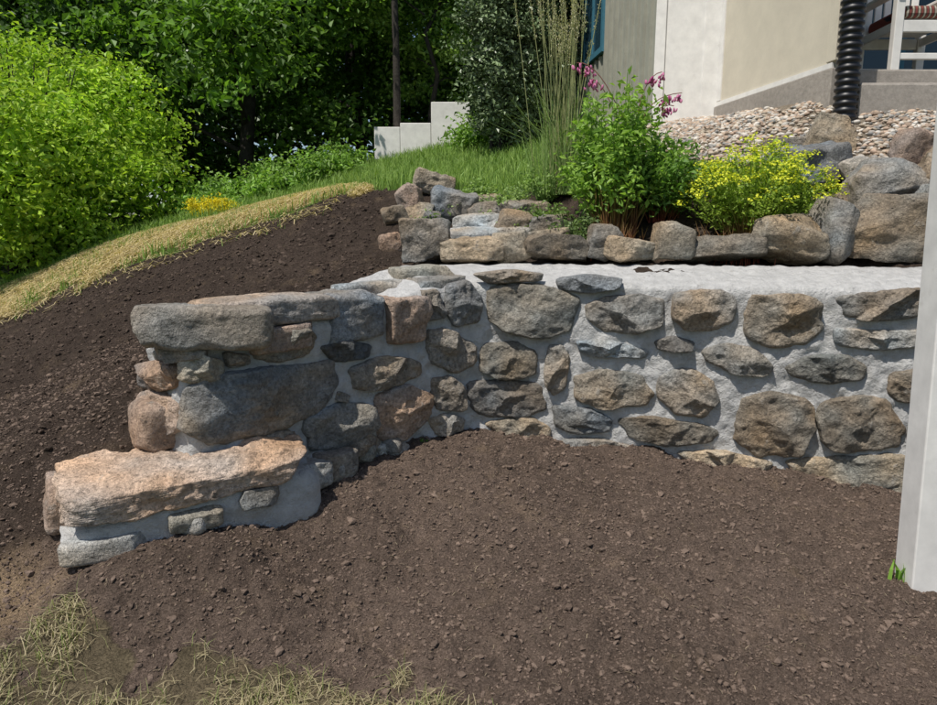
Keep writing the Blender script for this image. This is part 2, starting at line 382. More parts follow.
def rock(name,center,size,col,mat=None,parent=None,**kw):
    V,F=rockmesh(center,size,**kw); sd=kw.get('seed',0)
    c=np.array(col)*(1+.35*fbm(V[:,0]*8+sd,V[:,2]*8+V[:,1]*3,3,70)[:,None])*(1+np.array([.14,0,-.16])*fbm(V[:,0]*5+sd,V[:,2]*5+V[:,1]*4,2,71)[:,None]*2)
    return mk(name,V,F,mat or M_rock,c,True,parent)
q=math.radians
rock("cap_stone",(-1.16,2.97,-.395),(.54,.36,.18),COL['g'],rz=q(14),ry=q(3),seed=1,sub=5,parent=wall)
rock("cap_stone_2",(-.97,3.22,-.355),(.62,.34,.12),(.42,.34,.27),rz=q(42),seed=2,sub=5,parent=wall)
rock("cap_stone_3",(-.68,3.52,-.42),(.36,.36,.25),(.28,.275,.265),rz=q(42),seed=33,sub=5,lo=.72,parent=wall)
rock("cap_stone_4",(-.42,3.74,-.45),(.29,.36,.28),COL['p'],rz=q(40),seed=4,sub=5,lo=.7,parent=wall)
rock("cap_stone_5",(-.90,3.17,-.48),(.34,.22,.13),COL['p'],rz=q(45),seed=5,parent=wall)
rock("cap_stone_6",(-.55,3.86,-.33),(.50,.28,.13),COL['l'],rz=q(40),seed=6,parent=wall)
rock("cap_stone_7",(-.20,3.95,-.31),(.34,.26,.13),COL['g'],rz=q(30),seed=7,parent=wall)
rock("cap_stone_8",(-.28,4.08,-.25),(.36,.2,.12),COL['t'],rz=q(25),seed=17,parent=wall)
rock("step_slab",(-1.255,2.88,-1.02),(.94,.54,.15),(.52,.385,.285),rz=q(31),ry=q(-4),rx=q(4),seed=8,sub=6,cuts=22,lo=.72,hi=.95,parent=wall,rough=2.0)
rock("footing",(-1.22,2.92,-1.30),(.96,.52,.42),(.4,.4,.4),mat=M_mortar,rz=q(31),ry=q(-4),seed=9,sub=5,cuts=10,lo=.8,hi=.97,parent=wall,rough=.8)
rock("footing_2",(-1.50,2.72,-1.33),(.46,.36,.28),(.4,.4,.4),mat=M_mortar,rz=q(25),seed=19,sub=5,parent=wall,rough=.8)
rock("footing_stone",(-1.73,2.79,-1.14),(.20,.3,.20),COL['p'],rz=q(30),seed=10,parent=wall)
rock("footing_stone_2",(-1.44,2.51,-1.22),(.30,.12,.09),COL['l'],rz=q(25),seed=11,parent=wall)
rock("footing_stone_3",(-1.14,2.66,-1.17),(.20,.10,.08),COL['t'],rz=q(33),seed=13,parent=wall)
rock("footing_stone_4",(-.93,2.80,-1.13),(.18,.12,.09),COL['g'],rz=q(33),seed=21,parent=wall)
rock("end_stone",(-1.38,3.0,-.86),(.22,.28,.24),COL['p'],rz=q(-45),seed=12,parent=wall)
rock("base_stone",(-.80,3.08,-1.13),(.26,.18,.14),COL['l'],rz=q(45),seed=14,parent=wall)
rock("base_stone_2",(-.66,3.24,-1.14),(.22,.16,.13),COL['g'],rz=q(45),seed=15,parent=wall)
for i,(px,py,w) in enumerate([(215,516,22),(240,508,28),(262,500,24),(285,490,28),(297,478,22),(308,486,24),(325,478,20),(230,524,16),(190,530,26),(345,466,22),(275,487,26),(318,468,28),(250,494,30),(362,458,24),(390,450,20),(335,474,18)]):
    g=ghit(px,py+4); s=w/FPX*g[1]*1.1
    rock("footing_pebble_%d"%i,(g[0],g[1]+.04,g[2]+s*.3),(s,s*.8,s*.75),[COL['l'],COL['t'],COL['g'],COL['l']][i%4],seed=30+i,sub=3,k=4,parent=wall)
# garden boulders
bl=[(395,225,446,264,'g'),(446,246,500,266,'t'),(494,236,532,265,'t'),(447,231,496,248,'l'),(434,193,473,218,'b'),(417,172,451,193,'t'),(398,186,421,210,'p'),(384,205,406,226,'n'),
(380,236,401,252,'p'),(528,247,590,266,'n'),(526,232,575,249,'t'),(530,218,566,232,'g'),(458,218,505,234,'l'),(496,216,530,238,'n'),(652,232,692,265,'t'),
(470,205,500,220,'g'),(420,212,440,228,'g'),(585,238,622,265,'g'),(408,206,436,222,'t'),(612,246,655,266,'t'),(505,204,545,218,'n'),(462,196,500,207,'t'),(498,228,530,240,'l'),
(761,226,828,266,'t'),(828,210,861,265,'g'),(858,212,935,268,'n'),(862,163,930,212,'g'),(781,150,850,197,'b'),(812,125,860,162,'t'),
(903,138,938,168,'p'),(846,160,870,186,'l'),(820,195,862,222,'n'),(690,242,762,266,'n'),(930,200,985,262,'g'),(935,150,990,205,'n'),(765,205,800,228,'g'),(850,186,872,214,'n'),(760,165,785,182,'t'),(745,178,768,192,'g')]
for i,(x0,y0,x1,y1,ck) in enumerate(bl):
    pc=(x0+x1)/2
    if y1>255: 
        d=ray(pc,y1-6); yy=np.interp(d[0]/d[1]*4.3,[-1,0,2.5,4],[4.28,4.40,4.05,3.86])+rng.uniform(-.03,.05); g=d*(yy/d[1])
    else: g=ghit(pc,y1)
    w=(x1-x0)/FPX*g[1]*1.12; h=(y1-y0)/FPX*g[1]*1.22*rng.uniform(.88,1.1); dp=max(w*.7,h*.8)
    fl=w/h>1.9
    rock("boulder",(g[0],g[1]+dp*.38,g[2]+h*.42),(w,dp,h),np.array(COL[ck])*rng.uniform(.75,1.1),rz=rng.uniform(-.45,.45),rx=rng.uniform(-.15,.15),ry=rng.uniform(-.10,.10) if fl else rng.uniform(-.3,.3),seed=160+i,k=4.5 if not fl else 6,lo=.62 if fl else .5,hi=.92 if fl else .86,cuts=15,rough=1.3,sub=5 if w>.3 else 4)
# ------------------------------------------------------------------ foliage
def leafgeo(C,N,size,asp,T=None,fold=.15):
    n=len(C)
    if T is None: T=rng.normal(size=(n,3))
    T=T-(T*N).sum(1)[:,None]*N; T/=np.linalg.norm(T,axis=1)[:,None]+1e-9; B=np.cross(N,T); s=size[:,None]
    a=C-T*s*.5; c=C+T*s*.5-N*s*.12; b=C+B*s*asp*.5+N*s*fold; d=C-B*s*asp*.5+N*s*fold
    V=np.stack([a,b,c,d],1).reshape(-1,3); F=np.arange(n*4).reshape(-1,4); return V,F
def nrmz(a): return a/(np.linalg.norm(a,axis=1)[:,None]+1e-9)
def leafcols(n,c1,c2,var=.25):
    t=rng.random((n,1)); c=np.array(c1)*(1-t)+np.array(c2)*t; return np.repeat(c*(1+var*(rng.random((n,1))-.5)*2),4,0)
def crown(buf,blobs,ncl,lpc,cr,ls,c1,c2,asp=.6,flat=.5,shell=.5,zmin=None):
    vol=np.array([b[3]*b[4]*b[5] for b in blobs])**.7; vol/=vol.sum()
    k=rng.choice(len(blobs),ncl,p=vol); Bq=np.array(blobs)[k]
    d=nrmz(rng.normal(size=(ncl,3))); r=(shell+(1-shell)*rng.random(ncl)**.6)[:,None]
    cc=Bq[:,:3]+d*r*Bq[:,3:6]; br=rng.uniform(.7,1.25,(ncl,1))
    n=ncl*lpc; ci=np.repeat(np.arange(ncl),lpc)
    csz=cr*rng.uniform(.6,1.3,ncl)
    P=cc[ci]+rng.normal(size=(n,3))*.5*csz[ci][:,None]*np.array([1,1,flat])
    N=nrmz(rng.normal(size=(n,3))*.7+np.array([0,-.15,.8])+d[ci]*.5)
    S=ls*rng.uniform(.6,1.35,n)
    if zmin is not None:
        m=P[:,2]>zmin; P,N,S,ci=P[m],N[m],S[m],ci[m]; n=len(P)
    V,F=leafgeo(P,N,S,asp); C=leafcols(n,c1,c2)*np.repeat(br[ci],4,0); buf.add(V,F,C)
def tube(pts,rad,ns=8):
    pts=np.array(pts,float); V=[]
    for i,p in enumerate(pts):
        t=pts[min(i+1,len(pts)-1)]-pts[max(i-1,0)]; t/=np.linalg.norm(t)
        a=np.cross(t,[.31,.9,.2]); a/=np.linalg.norm(a); b=np.cross(t,a)
        for j in range(ns): 
            an=2*math.pi*j/ns; V.append(p+rad[i]*(a*math.cos(an)+b*math.sin(an)))
    n=len(pts); idx=np.arange(n*ns).reshape(n,ns); j=np.roll(idx,-1,1)
    return np.array(V),np.stack([idx[:-1],j[:-1],j[1:],idx[1:]],-1).reshape(-1,4)
def Hs(x,y): return float(H(np.array([x]),np.array([y]),False)[0])
def tree(name,x,y,h,r,ncl,lpc,ls,c1,c2,low=.15,cr=.8,tr=.16,mat=None,seed=0):
    rr=np.random.default_rng(seed); z0=Hs(x,y)-.1; e=empty(name); b=Buf()
    pts=[(x+rr.normal()*.06*i,y+rr.normal()*.06*i,z0+h*.9*i/8) for i in range(9)]
    V,F=tube(pts,[tr*(1-.1*i) for i in range(9)],10); b.add(V,F,(.1,.1,.1)); blobs=[]
    for i in range(14):
        f=low+(.95-low)*i/13; a=i*2.4+rr.random(); L_=r*(1-.55*f)*rr.uniform(.6,1.0); p0=np.array(pts[min(8,int(f*8))]); p0[2]=z0+h*.88*f
        p1=p0+np.array([math.cos(a)*L_,math.sin(a)*L_,L_*.35]); pm=(p0+p1)/2+np.array([0,0,.1*L_])
        V,F=tube([p0,pm,p1],[tr*.35,tr*.2,tr*.06],6); b.add(V,F,(.1,.1,.1))
        blobs.append((*p1,r*.5*rr.uniform(.7,1.1),r*.5*rr.uniform(.7,1.1),h*.11*rr.uniform(.8,1.3)))
    blobs.append((x,y,z0+h*.9,r*.4,r*.4,h*.12))
    b.make("trunk",M_bark,parent=e); lb=Buf(); crown(lb,blobs,ncl,lpc,cr,ls,c1,c2,shell=.4); lb.make("crown",mat or M_leaf,smooth=False,parent=e)
G1,G2=(.045,.10,.015),(.10,.19,.03)
tree("maple_tree",-4.6,14.5,10,3.0,420,80,.15,(.08,.17,.02),(.17,.30,.045),low=.06,cr=.7,seed=1)
tree("maple_tree",-7.8,15.5,11,3.2,420,70,.16,(.05,.115,.018),(.10,.20,.03),low=.05,cr=.7,seed=2)
tree("maple_tree",-11.5,16,11,3.4,380,70,.19,(.045,.10,.018),(.09,.18,.03),low=.05,seed=3)
tree("maple_tree",-2.9,18.5,11,2.5,340,70,.18,(.07,.15,.022),(.14,.26,.04),low=.1,cr=.7,seed=4)
tree("birch_tree",-.75,14.2,6.5,1.35,260,70,.10,(.15,.27,.04),(.26,.39,.08),low=.22,cr=.45,tr=.06,seed=5)
tree("ash_tree",.9,17.5,10,2.6,380,70,.17,(.08,.16,.03),(.16,.28,.055),low=.1,seed=6)
tree("ash_tree",4.5,19,11,3,250,60,.2,(.04,.09,.02),(.08,.15,.03),low=.1,seed=7)
e=empty("slender_tree"); zt=Hs(-1.33,13); V,F=tube([(-1.33+.02*math.sin(i),13,zt-.1+i) for i in range(9)],[.075-.006*i for i in range(9)],10); b=Buf(); b.add(V,F,(.1,.1,.1)); b.make("trunk",M_bark,parent=e)
lb=Buf(); crown(lb,[(-1.33,13,zt+7.2,1.4,1.4,1.4),(-1.9,13,zt+5.4,.7,.7,.5)],110,70,.5,.13,G1,G2); lb.make("crown",M_leaf,False,e)
# distant forest mass
fb=Buf(); bl2=[]
for i in range(46):
    x=-34+i*1.5+rng.normal()*.8; y=24+rng.random()*8; z=zback(np.array([x]),np.array([y]))[0]
    hgt=rng.uniform(8,14); bl2+= [(x,y,z+hgt*.35,2.4,2,hgt*.38)]
    if not(-6.5<x/ y*24.0<-2.0): bl2+=[(x,y,z+hgt*.8,2.2,2,hgt*.3)]
crown(fb,bl2,2600,45,1.5,.42,(.03,.07,.012),(.07,.13,.025),shell=.3)
fb.make("forest",M_leafd,False)
def shrub(name,x,y,r,h,ncl,lpc,ls,c1,c2,cr=.3,mat=None,asp=.55,twigs=30,ry=None,shell=.72):
    e=empty(name); z0=Hs(x,y); ry=ry or r; bb=[]
    for i in range(16):
        a=rng.random()*6.28; q_=rng.random()**.5*.55; zz=rng.uniform(.25,.72)
        bb.append((x+math.cos(a)*r*q_,y+math.sin(a)*ry*q_,z0+h*zz,r*.55,ry*.55,h*.30))
    lb=Buf(); crown(lb,bb,ncl,lpc,cr,ls,c1,c2,asp=asp,flat=.7,shell=shell,zmin=z0+.02); lb.make("foliage",mat or M_leaf,False,e)
    tb=Buf()
    for i in range(twigs):
        a=rng.random()*6.28; p1=(x+math.cos(a)*r*.6*rng.random(),y+math.sin(a)*ry*.6*rng.random(),z0+h*.8)
        V,F=tube([(x+rng.normal()*.1,y+rng.normal()*.1,z0-.1),((x+p1[0])/2,(y+p1[1])/2,z0+h*.4),p1],[.03,.02,.006],5); tb.add(V,F,(.1,.1,.1))
    tb.make("stems",M_bark,parent=e)
shrub("forsythia_shrub",-6.0,9.2,2.15,3.4,760,70,.088,(.24,.40,.04),(.44,.58,.07),cr=.36,shell=.8)
shrub("forsythia_shrub",-9.2,9.6,2.3,3.2,450,60,.09,(.18,.33,.04),(.32,.46,.06),cr=.4)
shrub("lilac_shrub",.50,9.6,.72,3.6,520,60,.065,(.09,.135,.06),(.19,.25,.12),cr=.2,mat=M_leafd)
shrub("lilac_shrub",1.2,10.5,.8,3.9,350,60,.06,(.07,.10,.045),(.14,.19,.09),cr=.2,mat=M_leafd)
for (x,y,r,h) in [(-3.5,9.5,.35,.3),(-2.7,9.8,.4,.3),(-2.0,10.2,.45,.4),(-3.9,10.6,.45,.5),(-2.3,11.8,.5,.5),(-3.2,11.4,.4,.6),(.15,10.2,.3,.4)]:
    shrub("undergrowth_plant",x,y,r,h,60,36,.075,(.16,.30,.05),(.27,.42,.09),cr=.25,twigs=4)
shrub("yellow_flower_clump",-3.22,8.65,.32,.24,90,40,.03,(.62,.50,.02),(.75,.66,.03),cr=.09,mat=M_petal,twigs=3)
# ---- blades
def blades(name,X,Y,Hh,Wd,c1,c2,lean=.35,mat=None,Z=None,tipc=None,parent=None):
    n=len(X); Z=H(X,Y) if Z is None else Z; a=rng.random(n)*6.283; l=lean*rng.random(n)*Hh; b=rng.random(n)*6.283
    w=np.stack([np.cos(b),np.sin(b),0*b],-1)*Wd[:,None]*.5; L=np.stack([np.cos(a)*l,np.sin(a)*l,0*a],-1)
    P0=np.stack([X,Y,Z-.01],-1); up=np.array([0,0,1.0])
    P1=P0+L*.3+up*(Hh*.55)[:,None]; P2=P0+L+up*(np.sqrt(np.maximum(Hh**2-l**2,.0001))*.97)[:,None]
    V=np.stack([P0-w,P0+w,P1+w*.75,P1-w*.75,P2+w*.1,P2-w*.1],1).reshape(-1,3)
    i=np.arange(n)[:,None]*6; F=np.concatenate([i+np.array([[0,1,2,3]]),i+np.array([[3,2,4,5]])],0)
    t=rng.random((n,1)); c=np.array(c1)*(1-t)+np.array(c2)*t; C=np.repeat(c,6,0)
    if tipc is not None: m=np.tile([0,0,.5,.5,1,1],n)[:,None]; C=C*(1-m)+np.array(tipc)*m
    return mk(name,V,F,mat or M_blade,C,False,parent)
n=90000; X=rng.uniform(-6,2.0,n); Y=rng.uniform(5.8,14,n); z_=zone(X,Y); ok=z_[4]&(rng.random(n)<1.2-.06*Y); ok&=~((X>1.3)&(Y>7)); X,Y=X[ok],Y[ok]
hv=1+.7*fbm(X*1.5,Y*1.5,2,95)
blades("lawn_grass",X,Y,rng.uniform(.06,.20,len(X))*hv,rng.uniform(.006,.013,len(X)),(.13,.24,.04),(.30,.43,.10),.7)
n=52000; X=rng.uniform(-7,-.9,n); Y=rng.uniform(5.9,9,n); z_=zone(X,Y); ok=z_[3]|((rng.random(n)<.10)&z_[5]&(Y>6.0)&(X<-1.2)&~z_[4]); X,Y=X[ok],Y[ok]
def strands(name,X,Y,Ln,Wd,c1,c2,lift=.03,tilt=.35):
    n=len(X); Z=H(X,Y)+lift*rng.random(n); a=rng.random(n)*6.283; D1=np.stack([np.cos(a),np.sin(a),tilt*(rng.random(n)-.4)],-1)*Ln[:,None]*.5
    W_=np.stack([-np.sin(a),np.cos(a),0*a],-1)*Wd[:,None]*.5; P=np.stack([X,Y,Z],-1); up=np.array([0,0,.15])*Ln[:,None]
    V=np.stack([P-D1-W_,P-D1+W_,P+W_+up,P-W_+up,P+D1+W_,P+D1-W_],1).reshape(-1,3); i=np.arange(n)[:,None]*6
    F=np.concatenate([i+np.array([[0,1,2,3]]),i+np.array([[3,2,4,5]])],0); t=rng.random((n,1)); C=np.repeat(np.array(c1)*(1-t)+np.array(c2)*t,6,0)
    return mk(name,V,F,M_blade,C,False)
strands("straw",X,Y,rng.uniform(.06,.2,len(X)),rng.uniform(.004,.008,len(X)),(.40,.31,.16),(.66,.55,.32))
k=(rng.random(len(X))<.3)&(fbm(X*2,Y*2,2,90)>.0); blades("lawn_grass",X[k],Y[k],rng.uniform(.04,.12,k.sum()),rng.uniform(.005,.01,k.sum()),(.14,.24,.04),(.25,.36,.09),.7)
# dry grass foreground
n=22000; X=rng.uniform(-2.4,.6,n); Y=rng.uniform(1.5,2.5,n); ok=zone(X,Y)[0]&(fbm(X*5,Y*5,3,81)+rng.normal(0,.25,n)>-.02); X,Y=X[ok],Y[ok]
strands("dry_grass",X,Y,rng.uniform(.03,.09,len(X)),rng.uniform(.0012,.0025,len(X)),(.28,.23,.13),(.52,.45,.28),.02,.9)
k=rng.random(len(X))<.5; blades("foreground_grass",X[k],Y[k],rng.uniform(.03,.12,k.sum()),rng.uniform(.0015,.0035,k.sum()),(.18,.25,.06),(.46,.45,.21),1.0)
n=1300; X=rng.uniform(-2.2,2,n); Y=rng.uniform(2,3.6,n); ok=Y<np.interp(X,LX,LY)-.35; X,Y=X[ok],Y[ok]
strands("mulch_bits",X,Y,rng.uniform(.012,.035,len(X)),rng.uniform(.001,.0025,len(X)),(.12,.09,.06),(.42,.34,.23),.008,.2)
# ---- garden plants
def stemplant(name,x,y,h,r,nst,leafN,ls,c1,c2,stem=(.25,.06,.04),asp=.5,ztop=.35,mat=None,up=.6):
    e=empty(name); z0=Hs(x,y)-.02; tb=Buf(); lb=Buf(); tips=[]
    for i in range(nst):
        a=rng.random()*6.283; q_=rng.random()**.6; hh=h*(1-.45*q_**2)*rng.uniform(.65,1.1)
        p0=np.array([x+math.cos(a)*.08*rng.random()*r*4,y+math.sin(a)*.08*r*2,z0]); p2=np.array([x+math.cos(a)*r*q_,y+math.sin(a)*r*q_,z0+hh]); p1=p0*.55+p2*.45+np.array([0,0,.18*hh])
        ts=np.linspace(0,1,7)[:,None]; pts=(1-ts)**2*p0+2*ts*(1-ts)*p1+ts**2*p2
        V,F=tube(pts,list(np.linspace(.006,.002,7)),4); m=np.repeat(np.clip(ts*1.6,0,1),4,0)
        tb.add(V,F,np.array(stem)*(1-m)+np.array(c1)*m); tips.append(p2)
        t=rng.uniform(ztop,1.0,leafN)[:,None]; P=(1-t)**2*p0+2*t*(1-t)*p1+t**2*p2
        o=rng.normal(size=(leafN,3)); o[:,2]*=.4; P=P+nrmz(o)*ls*rng.uniform(.3,1.6,(leafN,1)); N=nrmz(rng.normal(size=(leafN,3))*.6+np.array([0,-.1,up]))
        V,F=leafgeo(P,N,ls*rng.uniform(.6,1.3,leafN),asp,T=o); lb.add(V,F,leafcols(leafN,c1,c2))
    tb.make("stems",M_blade,parent=e); lb.make("leaves",mat or M_leaf,False,e); return e,np.array(tips),z0
def P3(px,py,y): d=ray(px,py); return d*(y/d[1])
e,tips,_=stemplant("bleeding_heart_plant",1.04,4.85,1.08,.46,80,44,.056,(.17,.31,.05),(.32,.48,.09),ztop=.34)
def flowers(e,stalks,n,c1,c2,s=.013):
    tb=Buf(); fbq=Buf(); V0,F0=ICO[2]
    for (p0,p1,p2) in stalks:
        p0,p1,p2=map(np.array,(p0,p1,p2)); ts=np.linspace(0,1,9)[:,None]; pts=(1-ts)**2*p0+2*ts*(1-ts)*p1+ts**2*p2
        V,F=tube(pts,[.003]*9,4); tb.add(V,F,(.25,.10,.08))
        for k in range(n):
            t=.68+.32*rng.random(); p=(1-t)**2*p0+2*t*(1-t)*p1+t*t*p2+np.array([rng.normal()*.02,rng.normal()*.02,-.015-.045*rng.random()])
            Vh=V0.copy(); Vh[:,0]*=(1-.35*np.clip(-Vh[:,2],0,1))*1.1; Vh[:,2]=Vh[:,2]*1.35-.25*np.abs(Vh[:,0]); a=rng.random(); fbq.add((Vh*s*rng.uniform(.6,1.1)*np.array([.8,.55,1.1]))@rotm(rng.normal()*.4,rng.normal()*.4,rng.random()*3).T+p,F0,np.array(c1)*(1-a)+np.array(c2)*a)
    tb.make("flower_stalks",M_blade,parent=e); fbq.make("flowers",M_petal,parent=e)
y=4.85; st=[]
for (a,b,c) in [((640,130),(646,95),(682,93)),((635,130),(642,75),(662,72)),((625,125),(600,60),(577,63)),((618,120),(600,75),(590,80)),((640,140),(655,100),(674,106))]:
    st.append((P3(*a,y),P3(*b,y),P3(*c,y)))
flowers(e,st,20,(.42,.06,.22),(.68,.28,.45))
e,tips,_=stemplant("peony_plant",1.38,4.95,.62,.38,60,36,.06,(.09,.19,.03),(.17,.30,.06),asp=.4,ztop=.25)
e,tips,_=stemplant("spurge_plant",1.91,4.62,.64,.50,180,36,.038,(.20,.32,.04),(.36,.47,.07),stem=(.30,.08,.06),asp=.38,ztop=.3)
n=3000; base=tips[rng.integers(0,len(tips),n)]; P=base+rng.normal(size=(n,3))*np.array([.028,.028,.012])+np.array([0,0,.015])
V,F=leafgeo(P,nrmz(rng.normal(size=(n,3))*.4+np.array([0,-.2,1.0])),rng.uniform(.014,.028,n),.8); mk("flower_heads",V,F,M_petal,leafcols(n,(.55,.60,.03),(.70,.70,.06),.15),False,e)
for (x,y,r) in [(.98,4.55,.13),(1.72,4.45,.20),(.93,4.6,.08)]:
    n=150; X=x+rng.normal(size=n)*r*.6; Y=y+rng.normal(size=n)*.06
    blades("red_stem_clump",X,Y,rng.uniform(.1,.26,n),rng.uniform(.004,.007,n),(.40,.07,.05),(.42,.13,.09),.6,Z=H(X,Y,False),tipc=(.24,.18,.06))
for (px,py,r,h,c1,c2,nm) in [(505,200,.30,.22,(.2,.32,.09),(.34,.45,.15),"sedum_clump"),(545,190,.26,.28,(.18,.3,.07),(.3,.43,.12),"sedum_clump"),(480,190,.18,.2,(.18,.3,.07),(.3,.43,.12),"sedum_clump"),(545,214,.22,.18,(.12,.2,.05),(.22,.32,.09),"sedum_clump"),(430,215,.12,.1,(.1,.17,.04),(.17,.26,.06),"sedum_clump"),(515,222,.14,.12,(.16,.26,.07),(.28,.38,.12),"sedum_clump"),
      (860,185,.12,.08,(.1,.16,.04),(.17,.24,.06),"sedum_clump"),(718,168,.22,.14,(.15,.24,.05),(.25,.36,.08),"sedum_clump"),(575,235,.22,.24,(.1,.16,.05),(.18,.26,.08),"sedum_clump"),(452,205,.12,.12,(.14,.22,.05),(.24,.34,.09),"sedum_clump"),(485,215,.10,.1,(.16,.26,.07),(.28,.38,.12),"sedum_clump")]:
    g=ghit(px,py+12) if py<240 else P3(px,py,4.6); stemplant(nm,g[0],g[1]+.05,h,r,34,18,.038,c1,c2,stem=c1,asp=.4,ztop=.2)
# feather reed grass
g=P3(562,200,5.7); z=Hs(g[0],g[1]); n=300; X=g[0]+rng.normal(size=n)*.09; Y=g[1]+rng.normal(size=n)*.09
e=empty("feather_reed_grass")
blades("leaves",X,Y,rng.uniform(.5,1.0,n),rng.uniform(.005,.010,n),(.15,.25,.06),(.28,.38,.13),.7,Z=np.full(n,z),parent=e)
n=44; X=g[0]+rng.normal(size=n)*.07; Y=g[1]+rng.normal(size=n)*.07; tb=Buf(); pb=Buf()
for i in range(n):
    a=rng.random()*6.28; hh=rng.uniform(1.15,1.65); ln=rng.uniform(.0,.28); p0=np.array([X[i],Y[i],z]); p2=p0+np.array([math.cos(a)*ln,math.sin(a)*ln,hh]); p1=(p0+p2)/2+np.array([0,0,.1])
    ts=np.linspace(0,1,8)[:,None]; pts=(1-ts)**2*p0+2*ts*(1-ts)*p1+ts**2*p2; V,F=tube(pts,[.0028]*8,4); tb.add(V,F,(.36,.38,.17))
    m=60; t=rng.uniform(.76,1,m)[:,None]; P=(1-t)**2*p0+2*t*(1-t)*p1+t*t*p2+rng.normal(size=(m,3))*.008
    V,F=leafgeo(P,nrmz(rng.normal(size=(m,3))),rng.uniform(.012,.024,m),.3,T=np.tile([0.,0.1,1],(m,1))+rng.normal(size=(m,3))*.2); pb.add(V,F,leafcols(m,(.42,.40,.24),(.58,.53,.36)))
tb.make("stalks",M_blade,parent=e); pb.make("plumes",M_petal,False,e)
g=P3(640,165,5.6); n=120; blades("daylily_plant",g[0]+rng.normal(size=n)*.12,g[1]+rng.normal(size=n)*.12,rng.uniform(.2,.5,n),rng.uniform(.008,.014,n),(.12,.23,.04),(.22,.34,.08),.8)
g=ghit(897,578); n=9; blades("weed_sprout",g[0]+rng.normal(size=n)*.012,g[1]+rng.normal(size=n)*.012-.03,rng.uniform(.06,.11,n),rng.uniform(.018,.028,n),(.15,.32,.04),(.25,.42,.07),.8)
g=ghit(424,438); g=g+np.array([0,-.03,0]); n=6; blades("weed_sprout",g[0]+rng.normal(size=n)*.01,g[1]+rng.normal(size=n)*.01,rng.uniform(.02,.04,n),rng.uniform(.01,.015,n),(.1,.24,.03),(.18,.34,.05),.8)
# ------------------------------------------------------------------ house
house=empty("beige_house")
def wallbox(name,p0,p1,z0,z1,t,mat,parent=house,bv=0):
    p0,p1=np.array(p0,float),np.array(p1,float); u=(p1-p0)/np.linalg.norm(p1-p0); nn=np.array([u[1],-u[0]])*-t
    q=[p0,p1,p1+nn,p0+nn]; V=np.array([[*a,z0] for a in q]+[[*a,z1] for a in q]); o=mk(name,V,BOXF,mat,None,False,parent)
    if bv: bevel(o,bv)
    return o
A0,A1=(1.56,11.0),(1.93,7.42); B1=(2.55,7.3); C1=(2.87,5.62)
wallbox("siding_wall",A0,A1,1.0,4.6,.15,M_siding)
u=np.array(A1)-np.array(A0); Lw=np.linalg.norm(u); u/=Lw; nn=np.array([u[1],-u[0]])
for i in range(18):
    if 5<=i<=8: 
        p=np.array(A0)+u*(i*.2+.05); wallbox("siding_batten_%d"%i,p+nn*.03,p+u*.045+nn*.03,1.02,2.26,.045,M_siding); continue
    p=np.array(A0)+u*(i*.2+.05); wallbox("siding_batten_%d"%i,p+nn*.03,p+u*.045+nn*.03,1.02,4.55,.045,M_siding)
wallbox("white_corner_panel",A1+nn*.0+u*.003,B1,1.02,4.6,.14,M_white)
wallbox("corner_board",np.array([1.92,7.40]),np.array([2.02,7.38]),1.01,4.58,.05,M_white,bv=.004)
wallbox("corner_board_2",np.array([2.40,7.305]),np.array([2.56,7.275]),1.01,4.58,.04,M_white,bv=.004)
wallbox("stucco_wall",B1,C1,1.28,4.6,.16,M_beige)
v=np.array(C1)-np.array(B1); v/=np.linalg.norm(v); vn_=np.array([v[1],-v[0]])
wallbox("foundation",np.array(B1)-v*.04+vn_*.03,np.array(C1)+v*.02+vn_*.03,.7,1.277,.22,M_conc,bv=.008)
wallbox("sill_trim",np.array(B1)+vn_*.018,np.array(C1)+vn_*.018,1.28,1.32,.03,M_white)
wallbox("panel_joint",np.array(B1)+v*.02+vn_*.012,np.array(B1)+v*.09+vn_*.012,1.33,4.55,.02,M_white)
wallbox("end_board",np.array(C1)-v*.07+vn_*.02,np.array(C1)+v*.03+vn_*.02,1.33,4.58,.2,M_beige,bv=.004)
wp=np.array(A0)+u*1.0; 
wallbox("window_glass",wp+nn*.04,wp+u*.8+nn*.04,2.35,3.6,.05,M_glass)
for (a,b_,z0,z1) in [(-.07,0,2.28,3.67),(.8,.87,2.28,3.67),(0,.8,2.28,2.35),(0,.8,3.6,3.67),(.37,.42,2.352,3.598)]:
    wallbox("window_frame",wp+u*a+nn*.06,wp+u*b_+nn*.06,z0,z1,.07,M_frame)
def bx(name,a,mat,parent=house,bv=.0):
    o=mk(name,boxv(*a),BOXF,mat,None,False,parent)
    if bv: bevel(o,bv)
    return o
bx("porch_slab",(3.02,7,5.75,9,.6,1.30),M_conc,bv=.015)
bx("porch_step",(2.98,7,5.42,5.746,.4,1.13),M_conc,bv=.02)
bx("porch_back_wall",(3.1,7,8.4,8.55,1.303,4.6),M_siding)
bx("porch_window",(3.5,5.8,8.36,8.397,1.5,3.6),M_glass)
for i,x in enumerate((3.42,4.2,5.0,5.8)): bx("porch_window_mullion_%d"%i,(x,x+.07,8.33,8.358,1.45,3.65),M_frame)
bx("porch_inner_wall",(2.9,3.06,5.9,8.38,1.303,4.6),M_siding)
bx("roof_deck",(1.5,7.4,7.0,11.5,4.61,4.75),M_siding); bx("roof_front",(2.6,7.4,5.55,6.996,4.61,4.75),M_siding)
